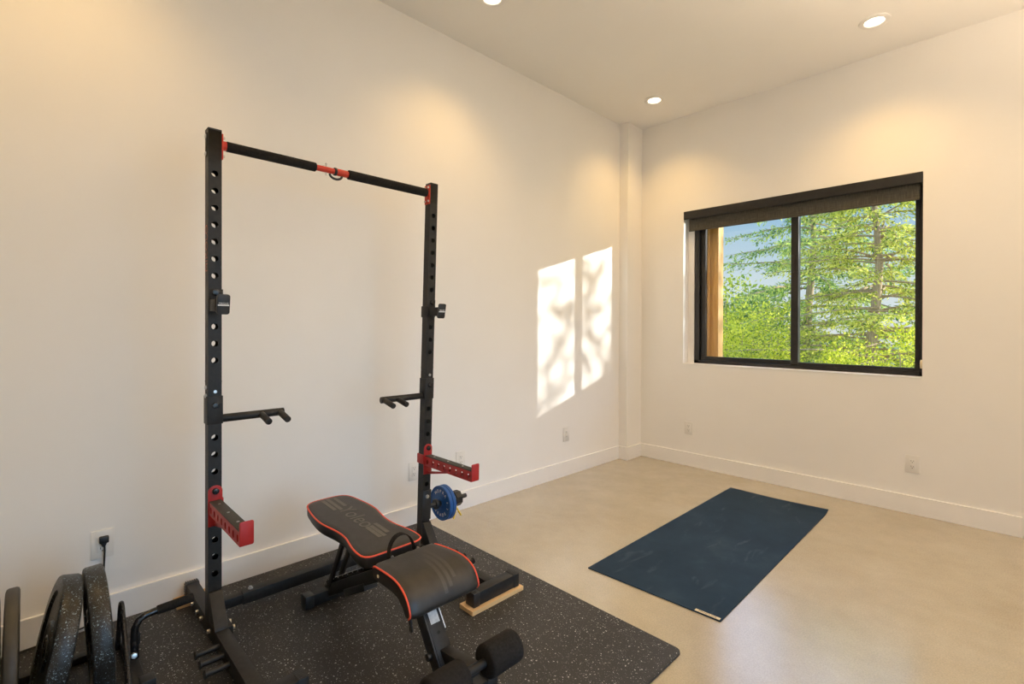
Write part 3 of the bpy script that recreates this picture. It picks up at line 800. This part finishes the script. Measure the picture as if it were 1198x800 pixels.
# --- main beam rising from the rear foot to the seat
p0, p1 = V((.470, BY, .045)), V((1.055, BY, .352))
bd = (p1 - p0).normalized(); bn = V((-bd.z, 0, bd.x))
mbm = MB().beam(p0, p1, .052, .052, .003, up=bn).build('main_beam', M_steel, bench)
lad = MB()
for yy in (-.020, .020):
    lad.beam(p0 + bd * .02 + bn * .034 + V((0, yy, 0)), p0 + bd * .50 + bn * .034 + V((0, yy, 0)), .004, .018, .0008, up=bn)
lad = lad.build('adjustment_ladder', M_blackgloss, bench)
for q in range(9):
    c = p0 + bd * (.05 + .052 * q) + bn * .041
    MB().cyl(c + V((0, -.023, 0)), c + V((0, .023, 0)), .004, n=12).build('rung', M_chrome, lad)
MB().beam(p0 + bd * .20 - bn * .030, p0 + bd * .40 - bn * .030, .060, .030, .003, up=bn).build('pivot_bracket', M_blackpl, mbm)
# --- struts from the ladder to the backrest
for yy in (-.022, .022):
    s0 = V((.500, BY + yy, .078)); s1 = V((.665, BY + yy, .378))
    st = MB().beam(s0, s1, .012, .026, .0015, up=(1, 0, 0)); st.build('backrest_strut', M_steel, bench)
# --- front column
c0, c1 = V((1.165, BY - .005, .385)), V((1.412, BY - .005, .055))
cd = (c1 - c0).normalized(); cn = V((-cd.z, 0, cd.x))
if cn.x < 0: cn = -cn
col = MB().beam(c0, c1, .060, .055, .003, up=cn).build('front_column', M_steel, bench)
for d_ in (.218, .315): MB().cyl(c0 + cd * d_ + cn * .0272, c0 + cd * d_ + cn * .0282, .0055, n=16).build('hole', M_foam, col)
Ms = frame_mat(c0 + cd * .158 + cn * .0277 + V((0, 0, 0)), (0, 1, 0), -cd)
sk = MB(Ms).box((-.018, -.030, 0), (.018, .030, .0008)).build('label_sticker', M_sticker, col, smooth=0)
MB().tube([c0 + cd * .06 + V((0, .033, 0)) + cn * .020, c0 + cd * .215 + V((0, .033, 0)) + cn * .020], .004, 10).build('guide_rod', M_chrome, col)
MB().cyl(c0 + cd * .03 + V((0, .03, 0)) + cn * .03, c0 + cd * .03 + V((0, .055, 0)) + cn * .04, .012, n=16, bev=.003).build('adjuster_knob', M_blackpl, col)
MB().cyl(c0 + cd * .27 + V((0, -.03, 0)), c0 + cd * .27 + V((0, -.055, 0)), .013, n=16, bev=.003).build('adjuster_knob', M_blackpl, col)
MB().beam(c0 + cd * .03 + cn * .012 + V((0, -.036, 0)), c0 + cd * .36 + cn * .005 + V((0, -.036, 0)), .006, .050, .001, up=cn).build('side_plate', M_blackpl, col)
# --- leg holder arm and rollers
a0, a1 = V((1.300, BY, .160)), V((1.500, BY, .186))
arm = MB().beam(a0, a1, .040, .042, .0025).build('leg_arm', M_steel, bench)
rb = MB().cyl((1.500, BY - .185, .190), (1.500, BY + .185, .190), .0135, n=24).build('roller_bar', M_steel, arm)
for e in (-1, 1):
    MB().cyl((1.500, BY + e * .042, .190), (1.500, BY + e * .178, .190), .052, n=40, bev=.012).build('foam_roller', M_foam, arm)

# --- backrest pad (tilted slightly up to its head end)
NX = V((-.9989, 0, .0469)); NN = V((.0469, 0, .9989))   # towards the head, pad normal
B0 = V((1.035, BY, .420))
def bp(x, y, z=0): return B0 + NX * x + V((0, y, 0)) + NN * z
# half outline: distance from hinge end, half width
prof = [(0.0, .080), (.002, .100), (.009, .116), (.022, .127), (.05, .131), (.10, .128), (.15, .118), (.19, .109), (.23, .106), (.27, .108), (.31, .114), (.36, .124), (.41, .128), (.46, .125), (.51, .119), (.56, .111), (.595, .102), (.615, .088), (.628, .065), (.632, .035)]
def chaikin(p, closed=True, it=2):
    for _ in range(it):
        q = []
        for i in range(len(p)):
            a, b_ = V(p[i]), V(p[(i + 1) % len(p)]); q += [a * .75 + b_ * .25, a * .25 + b_ * .75]
        p = q
    return p
outl = [V((x, wd, 0)) for x, wd in prof] + [V((x, -wd, 0)) for x, wd in reversed(prof)]
outl = chaikin(outl, True, 2)
cen = V((.32, 0, 0))
def pad(rings, name, mat, parent, fn):
    t = bmesh.new(); R = []
    for (pts, z) in rings: R.append([t.verts.new(fn(p.x, p.y, z)) for p in pts])
    for A, B in zip(R, R[1:]):
        for k in range(len(A)):
            j = (k + 1) % len(A); t.faces.new((A[k], A[j], B[j], B[k]))
    t.faces.new(R[0][::-1]); t.faces.new(R[-1])
    bmesh.ops.recalc_face_normals(t, faces=t.faces[:])
    b_ = MB(); b_._merge(t)
    return b_.build(name, mat, parent, smooth=50)
def inset(pts, d):
    out = []; n = len(pts)
    for i in range(n):
        tg = (pts[(i + 1) % n] - pts[(i - 1) % n]).normalized(); nr = V((-tg.y, tg.x, 0))
        if nr.dot(cen - pts[i]) < 0 and abs(nr.dot((cen - pts[i]).normalized())) > .02: nr = -nr
        out.append(pts[i] + nr * d)
    return out
# orient so that inset normal is consistent
area = sum(a.x * b_.y - b_.x * a.y for a, b_ in zip(outl, outl[1:] + outl[:1]))
def inset(pts, d):
    sg = 1 if area > 0 else -1; n = len(pts); out = []
    for i in range(n):
        tg = (pts[(i + 2) % n] - pts[(i - 2) % n]).normalized(); out.append(pts[i] + V((-tg.y, tg.x, 0)) * d * sg)
    return out
back = pad([(inset(outl, .020), -.050), (inset(outl, .006), -.047), (inset(outl, .001), -.038), (outl, -.012), (inset(outl, .001), -.003), (inset(outl, .004), 0), (inset(outl, .012), .0025), (inset(outl, .026), .004)], 'backrest', M_vinyl, bench, bp)
MB().tube([bp(p.x, p.y, -.002) for p in inset(outl, .001)], .0034, 8, closed=True).build('piping', M_piping, back)
MB().box((.60, BY - .05, .355), (1.00, BY + .05, .375), .002, M=None).build('backrest_bracket', M_steel, bench) if False else None
def bquad(mb, pts, z=.0052):
    ps = [bp(x, y, z) for x, y in pts]
    mb.prism(ps, NN * -.0006)
# print: three slanted bars, the word, three slanted bars
lg = MB()
for bars in (((.464, .598, -.028), (.452, .606, -.004), (.480, .598, .028)), ((.111, .225, -.004), (.108, .225, .015), (.130, .236, .040))):
    lg = MB()
    for xa, xb, y in bars: bquad(lg, [(xa, y - .0085), (xa, y + .0085), (xb, y + .0085), (xb, y - .0085)])
    lg.build('printed_bars', M_logo, back, smooth=0)
lettering('Yoleo', .100, frame_mat(bp(.345, .010, .0050), -NX, (0, 1, 0)), 'lettering', M_logo, back, .0004)
# carry strap at the hinge end
sp_ = [(1.075, BY - .050, .400)]
for a in range(0, 181, 12):
    sp_.append((1.065 - .012 * math.sin(rad(a)), BY + .005 - .055 * math.cos(rad(a)), .410 + .070 * math.sin(rad(a))))
sp_.append((1.075, BY + .060, .400))
t = bmesh.new(); rows = []
for i, p in enumerate(sp_):
    p = V(p); rows.append([t.verts.new(p + V((dx, 0, dz))) for dx, dz in ((-.012, 0), (.012, 0), (.012, -.003), (-.012, -.003))])
for A, B in zip(rows, rows[1:]):
    for k in range(4): t.faces.new((A[k], A[(k + 1) % 4], B[(k + 1) % 4], B[k]))
t.faces.new(rows[0]); t.faces.new(rows[-1][::-1]); bmesh.ops.recalc_face_normals(t, faces=t.faces[:])
b = MB(); b._merge(t); b.build('carry_strap', M_foam, back, smooth=60)
for yy in (-.018, .095): MB().cyl((1.035, BY + yy, .392), (1.041, BY + yy, .392), .006, n=16, bev=.001).build('rivet', M_chrome, back)

# --- seat pad, rolled down over its front edge
SY0, SY1 = BY - .128, BY + .135
ctr = [(1.088, .412), (1.092, .420), (1.105, .424), (1.16, .428), (1.21, .430), (1.25, .428), (1.283, .420), (1.313, .404), (1.335, .380), (1.347, .353), (1.348, .335), (1.337, .324)]
def smooth2(p, it=2):
    p = [V((a, 0, b_)) for a, b_ in p]
    for _ in range(it):
        q = [p[0]]
        for a, b_ in zip(p, p[1:]): q += [a * .75 + b_ * .25, a * .25 + b_ * .75]
        q.append(p[-1]); p = q
    return p
tp = smooth2(ctr)
bot = [V((1.314, 0, .328)), V((1.296, 0, .350)), V((1.265, 0, .370)), V((1.22, 0, .376)), V((1.10, 0, .372)), V((1.09, 0, .380))]
def flare(y, x):
    f = max(0, min(1, (x - 1.10) / .22)); return BY + (y - BY) * (1 + .09 * f) + .006 * f
def nrm_at(i):
    a = tp[max(0, i - 1)]; c = tp[min(len(tp) - 1, i + 1)]; d_ = (c - a).normalized(); return V((-d_.z, 0, d_.x))
t = bmesh.new(); ny = 16; loops = []
for j in range(ny + 1):
    u = j / ny; y = SY0 + (SY1 - SY0) * u
    e = min(u, 1 - u) * (SY1 - SY0); yb_ = y; dr = .008 * max(0, 1 - e / .022) ** 2       # rounded shoulders
    loop = []
    for i, p in enumerate(tp):
        q = p - nrm_at(i) * (-dr if nrm_at(i).z < -2 else dr); loop.append(t.verts.new((q.x, flare(y, q.x), q.z)))
    for p in bot: loop.append(t.verts.new((p.x, flare(y, p.x), p.z)))
    loops.append(loop)
for A, B in zip(loops, loops[1:]):
    for k in range(len(A)): t.faces.new((A[k], A[(k + 1) % len(A)], B[(k + 1) % len(A)], B[k]))
t.faces.new(loops[0]); t.faces.new(loops[-1][::-1]); bmesh.ops.recalc_face_normals(t, faces=t.faces[:])
b = MB(); b._merge(t); seat = b.build('seat', M_vinyl, bench, smooth=50)
for y in (SY0 + .0005, SY1 - .0005):
    MB().tube([(p.x - nrm_at(i).x * .007, flare(y, p.x), p.z - nrm_at(i).z * .007) for i, p in enumerate(tp)], .0034, 8).build('piping', M_piping, seat)
def sstrip(y0, y1, i0, i1):
    vs, fs = [], []
    for i in range(i0, i1 + 1):
        q = tp[i] + nrm_at(i) * .0007; vs += [(q.x, y0, q.z), (q.x, y1, q.z)]
    for k in range(i1 - i0): fs.append((2 * k, 2 * k + 1, 2 * k + 3, 2 * k + 2))
    MB().quadset(vs, fs).build('printed_bar', M_logo2, seat, smooth=30)
nt_ = len(tp)
for yy, a, c in ((.000, .36, .76), (.024, .30, .72), (.048, .24, .66), (-.030, .08, .20), (.004, .08, .24)):
    sstrip(BY + yy + .004, BY + yy + .018, int(nt_ * a), int(nt_ * c))
for x_, z_ in ((1.250, .376), (1.13, .392)): MB().cyl((x_, SY0 - .003, z_), (x_, SY0 + .002, z_), .006, n=16, bev=.001).build('rivet', M_beige, seat)
ch = MB()
for q in range(3): ch.tube([(1.300 + .004 * q + .005 * math.cos(rad(a)), SY0 + .02, .312 - .017 * q + .010 * math.sin(rad(a))) for a in range(0, 360, 30)], .004, 8, closed=True)
ch.build('adjuster_strap', M_blackpl, seat)
MB().box((1.10, BY - .045, .352), (1.27, BY + .045, .374), .002).build('seat_bracket', M_steel, bench)

# ================================================================== plate rack and bumper plates
prk = thing('plate_rack', (.45, -4.33, MZ), 'low black steel toaster rack holding the bumper plates at the left', 'plate storage rack')
fr = MB()
for x_ in (.255, .600): fr.box((x_ - .020, -4.66, MZ + .003), (x_ + .020, -4.02, MZ + .028), .002)
fr.box((.20, -4.076, MZ + .010), (.64, -4.040, MZ + .040), .002).box((.20, -4.66, MZ + .010), (.64, -4.62, MZ + .040), .002)
frame = fr.build('base_frame', M_steel, prk)
for x_ in (.255, .600):
    for y_ in (-4.64, -4.035): MB().box((x_ - .024, y_ - .022, MZ), (x_ + .024, y_ + .022, MZ + .044), .003).build('foot_pad', M_blackpl, frame)
for y_ in (-4.085, -4.445, -4.52):
    MB().tube(smooth2([(.290, .036), (.335, .14), (.365, .225), (.390, .248), (.420, .235), (.52, .125), (.615, .036)], 2) and [V((p.x, y_, p.z)) for p in smooth2([(.290, .036), (.335, .14), (.365, .225), (.390, .248), (.420, .235), (.52, .125), (.615, .036)], 2)], .008, 10).build('divider', M_blackgloss, prk)
hp = [(.455, -4.052, .058), (.455, -4.054, .12), (.452, -4.052, .165), (.448, -4.040, .188), (.445, -4.020, .197), (.443, -3.99, .199), (.440, -3.87, .203)]
hd = MB().tube(chaikin([V(p) for p in hp], False, 0), .0125, 14).build('handle', M_blackgloss, prk)
MB().cyl((.4432, -3.985, .1993), (.440, -3.868, .2032), .0165, n=20, bev=.003).build('rubber_grip', M_foam, hd)
MB().cyl((.475, -4.058, .080), (.490, -4.058, .084), .010, n=6, bev=.001).build('bolt', M_chrome, hd)

def bumper(c, tilt, th, R, rim, face, label, inner=True, yaw=0):
    """upright plate, axis along Y, its top leaning towards +Y by tilt degrees"""
    c = V(c)
    M = Matrix.Translation(c) @ Matrix.Rotation(rad(yaw), 4, 'Z') @ Matrix.Rotation(rad(-tilt), 4, 'X') @ Matrix.Translation((0, -th / 2, 0))
    e = .008
    pr_ = [(.030, .004), (.062, .004), (.066, .002), (.070, .002), (.074, .010), (R * .74, .010), (R * .77, .004), (R * .78, .001), (R - e * 1.4, 0), (R - e * .4, .0025), (R, e), (R, th - e), (R - e * .4, th - .0025), (R - e * 1.4, th), (R * .78, th - .001), (R * .77, th - .004), (R * .74, th - .010), (.074, th - .010), (.070, th - .002), (.066, th - .002), (.062, th - .004), (.030, th - .004), (.030, .004)]
    t = thing('bumper_plate', c, label, 'weight plate', 'black bumper plates in the plate rack')
    b_ = MB(M).lathe(pr_, (0, 0, 0), (0, 1, 0), 96).build('plate_body', rim, t)
    MB(M).lathe([(.0255, .0), (.0305, 0), (.0325, .003), (.0325, .006), (.0305, .006), (.0305, th - .006), (.0325, th - .006), (.0325, th - .003), (.0305, th), (.0255, th), (.0255, 0)], (0, 0, 0), (0, 1, 0), 40).build('hub_sleeve', M_blackgloss, t)
    return t
RB = .208
bumper((.480, -4.158, .221), -3.0, .056, RB, M_bumper, M_rubber, 'thick flecked black bumper plate standing upright, rightmost in the plate rack')
bumper((.495, -4.267, .221), 12.0, .056, RB, M_bumper, M_rubber, 'flecked black bumper plate leaning against the rightmost plate, its dished face showing')
bumper((.495, -4.367, .221), 0.5, .034, RB, M_oliverub, M_rubber, 'thin plain brownish-black bumper plate standing left of the flecked ones')
bumper((.515, -4.412, .221), 0, .034, RB, M_rubber, M_rubber, 'black bumper plate mostly cut off by the left edge of the photo')

# ================================================================== outdoors
struct(MB().box((-60, .6, -1.7), (60, 90, -1.6)).build('ground', M_ground, smooth=0))
tm = MB().box((.565, .215, -1.6), (.672, .335, 2.9), .004).box((.672, .225, -1.6), (.758, .335, 2.9), .004)
tag(tm.build('timber_post', M_timber, None, (.66, .275, -1.6)), 'orange-brown timber post standing just outside the left side of the window', 'wooden post')

def cards(name, mat, parent, P, D, U, Ln, Wd):
    """many small leaf blades: base point, direction, side vector, length, width (numpy)"""
    n = len(P); S = np.cross(D, U); S /= np.linalg.norm(S, axis=1)[:, None] + 1e-9
    L1 = Ln[:, None]; W1 = Wd[:, None]
    a = P; b = P + D * L1 * .45 + S * W1 * .5; c = P + D * L1; d = P + D * L1 * .45 - S * W1 * .5
    vs = np.stack([a, b, c, d], 1).reshape(-1, 3)
    me = bpy.data.meshes.new(name)
    me.vertices.add(len(vs)); me.vertices.foreach_set('co', vs.astype(np.float32).ravel())
    me.loops.add(4 * n); me.loops.foreach_set('vertex_index', np.arange(4 * n, dtype=np.int32))
    me.polygons.add(n); me.polygons.foreach_set('loop_start', np.arange(0, 4 * n, 4, dtype=np.int32))
    me.update(calc_edges=True); me.validate()
    return link_mesh(name, me, mat, parent, smooth=0)

def conifer(base, height, spread, label, mat, seed, blade=.10, dens=1.0, zlo=.6, droop=.25, step=.26):
    rng = np.random.default_rng(seed); base = V(base)
    t = thing('conifer_tree', base, label, 'tree', 'trees outside the window')
    tr = MB().tube([base + V((.05 * math.sin(1.3 * k), .04 * math.cos(k), height * k / 10)) for k in range(11)], [.125 * (1 - k / 10.6) for k in range(11)], 12)
    P, D, U, Ln, Wd = [], [], [], [], []
    z = zlo
    while z < height - .15:
        f = 1 - z / height
        nb = int(rng.integers(6, 10))
        a0 = rng.uniform(0, 6.28)
        for q in range(nb):
            a = a0 + 6.283 * q / nb + rng.uniform(-.3, .3)
            Lb = spread * (f ** .75) * rng.uniform(.55, 1.1) + .15; zj = z + rng.uniform(-.16, .16); sl_ = rng.uniform(-.12, .30); dr_ = droop * rng.uniform(.7, 1.5)
            out = np.array([math.cos(a), math.sin(a), 0]); side = np.array([-math.sin(a), math.cos(a), 0])
            pts = []
            for k in range(9):
                u = k / 8; pts.append(np.array(base) + out * Lb * u + np.array([0, 0, zj + sl_ * Lb * u - dr_ * Lb * u * u + .18 * Lb * max(0, u - .65)]) + side * (.10 * Lb * math.sin(3 * u + q)))
            tr.tube([V(p) for p in pts], [.014 * (1 - k / 9) * (Lb / 2 + .3) + .003 for k in range(9)], 5)
            nt = int((14 + 16 * Lb) * dens)
            for k in range(nt):
                u = .18 + .82 * (k + rng.uniform(0, 1)) / nt
                i = min(7, int(u * 8)); w_ = u * 8 - i; p = pts[i] * (1 - w_) + pts[i + 1] * w_
                sg = 1 if k % 2 else -1
                tw = (.10 + .30 * Lb * .5 * (1 - u) ** .6) * rng.uniform(.7, 1.2)
                td = out * .75 + side * sg * .75 + np.array([0, 0, rng.uniform(-.95, .15)]); td /= np.linalg.norm(td)
                m_ = max(3, int(tw / .028))
                for r in range(m_):
                    v = (r + rng.uniform(0, 1)) / m_
                    pp = p + td * tw * v + np.array([0, 0, -.10 * tw * v * v])
                    dd = td + rng.normal(0, .45, 3); dd /= np.linalg.norm(dd)
                    P.append(pp); D.append(dd); U.append(np.array([0, 0, 1]) + rng.normal(0, .5, 3)); Ln.append(blade * rng.uniform(.6, 1.2)); Wd.append(blade * .34 * rng.uniform(.7, 1.3))
        z += step * rng.uniform(.8, 1.2)
    tr.build('trunk', M_bark, t, smooth=40)
    cards('foliage', mat, t, np.array(P), np.array(D), np.array(U), np.array(Ln), np.array(Wd))
    return t

def bush(base, radii, nleaf, leaf, label, mat, seed, name='shrub', cat='shrub', group='shrubs outside the window', clumps=26, trunk=0.05):
    rng = np.random.default_rng(seed); base = V(base)
    t = thing(name, base, label, cat, group)
    rx, ry, rz = radii
    cs = []
    while len(cs) < clumps:
        p = rng.uniform(-1, 1, 3)
        if np.linalg.norm(p) < 1: cs.append(np.array([p[0] * rx, p[1] * ry, rz + p[2] * rz * .95]))
    tr = MB()
    for c in cs:
        tr.tube([base, base + V((c[0] * .35, c[1] * .35, c[2] * .5)), base + V(c)], [trunk, trunk * .5, .006], 5)
    tr.build('stems', M_bark, t)
    idx = rng.integers(0, len(cs), nleaf); C_ = np.array(cs)[idx]
    off = rng.normal(0, 1, (nleaf, 3)); off /= np.linalg.norm(off, axis=1)[:, None]
    r = rng.uniform(.25, 1, (nleaf, 1)) ** .6 * np.array([[rx, ry, rz]]) * .36
    P = np.array(base) + C_ + off * r
    D = off + rng.normal(0, .8, (nleaf, 3)); D /= np.linalg.norm(D, axis=1)[:, None]
    U = rng.normal(0, 1, (nleaf, 3)) + np.array([0, 0, .6])
    cards('foliage', mat, t, P, D, U, leaf * rng.uniform(.6, 1.3, nleaf), leaf * .55 * rng.uniform(.7, 1.2, nleaf))
    return t

GZ = -1.6
conifer((1.12, 5.2, GZ), 6.4, 2.9, 'tall sunlit conifer with a bare pale trunk behind the right window pane', M_needle, 3, .070, 1.35, 1.2, .22, .26)
conifer((-.35, 7.4, GZ), 7.8, 3.3, 'blue-green conifer whose boughs reach left across the sky behind the mullion', M_needle2, 8, .085, 1.25, .8, .28, .32)
bush((-.75, 4.3, GZ), (1.05, .9, 1.75), 26000, .048, 'bright yellow-green shrub filling the lower left window pane', M_leaf, 5, clumps=40)
bush((.55, 3.6, GZ), (.9, .7, 1.35), 18000, .044, 'low yellow-green shrub along the bottom of the right pane beside the mullion', M_leaf, 11, clumps=34)
bush((1.75, 3.5, GZ), (.9, .7, 1.42), 18000, .044, 'low yellow-green shrub at the bottom right corner of the right pane', M_leaf, 12, clumps=34)
bush((-2.6, 9.5, GZ), (1.6, 1.5, 2.0), 7000, .14, 'darker green leafy tree farther off behind the left pane shrub', M_leaf2, 21, 'leafy_tree', 'tree', 'trees outside the window', 36, .08)
bush((2.6, 11.0, GZ), (2.0, 1.6, 2.3), 8000, .15, 'hazy green leafy tree far behind the right pane conifer', M_leaf2, 22, 'leafy_tree', 'tree', 'trees outside the window', 36, .08)
# the tree that dapples the sunlight, off to the right outside
bush((11.6, 7.5, GZ), (2.0, 2.0, 3.4), 2500, .21, 'open-crowned tree standing to the right outside that dapples the sunlight', M_leaf2, 31, 'leafy_tree', 'tree', 'trees outside the window', 60, .10)
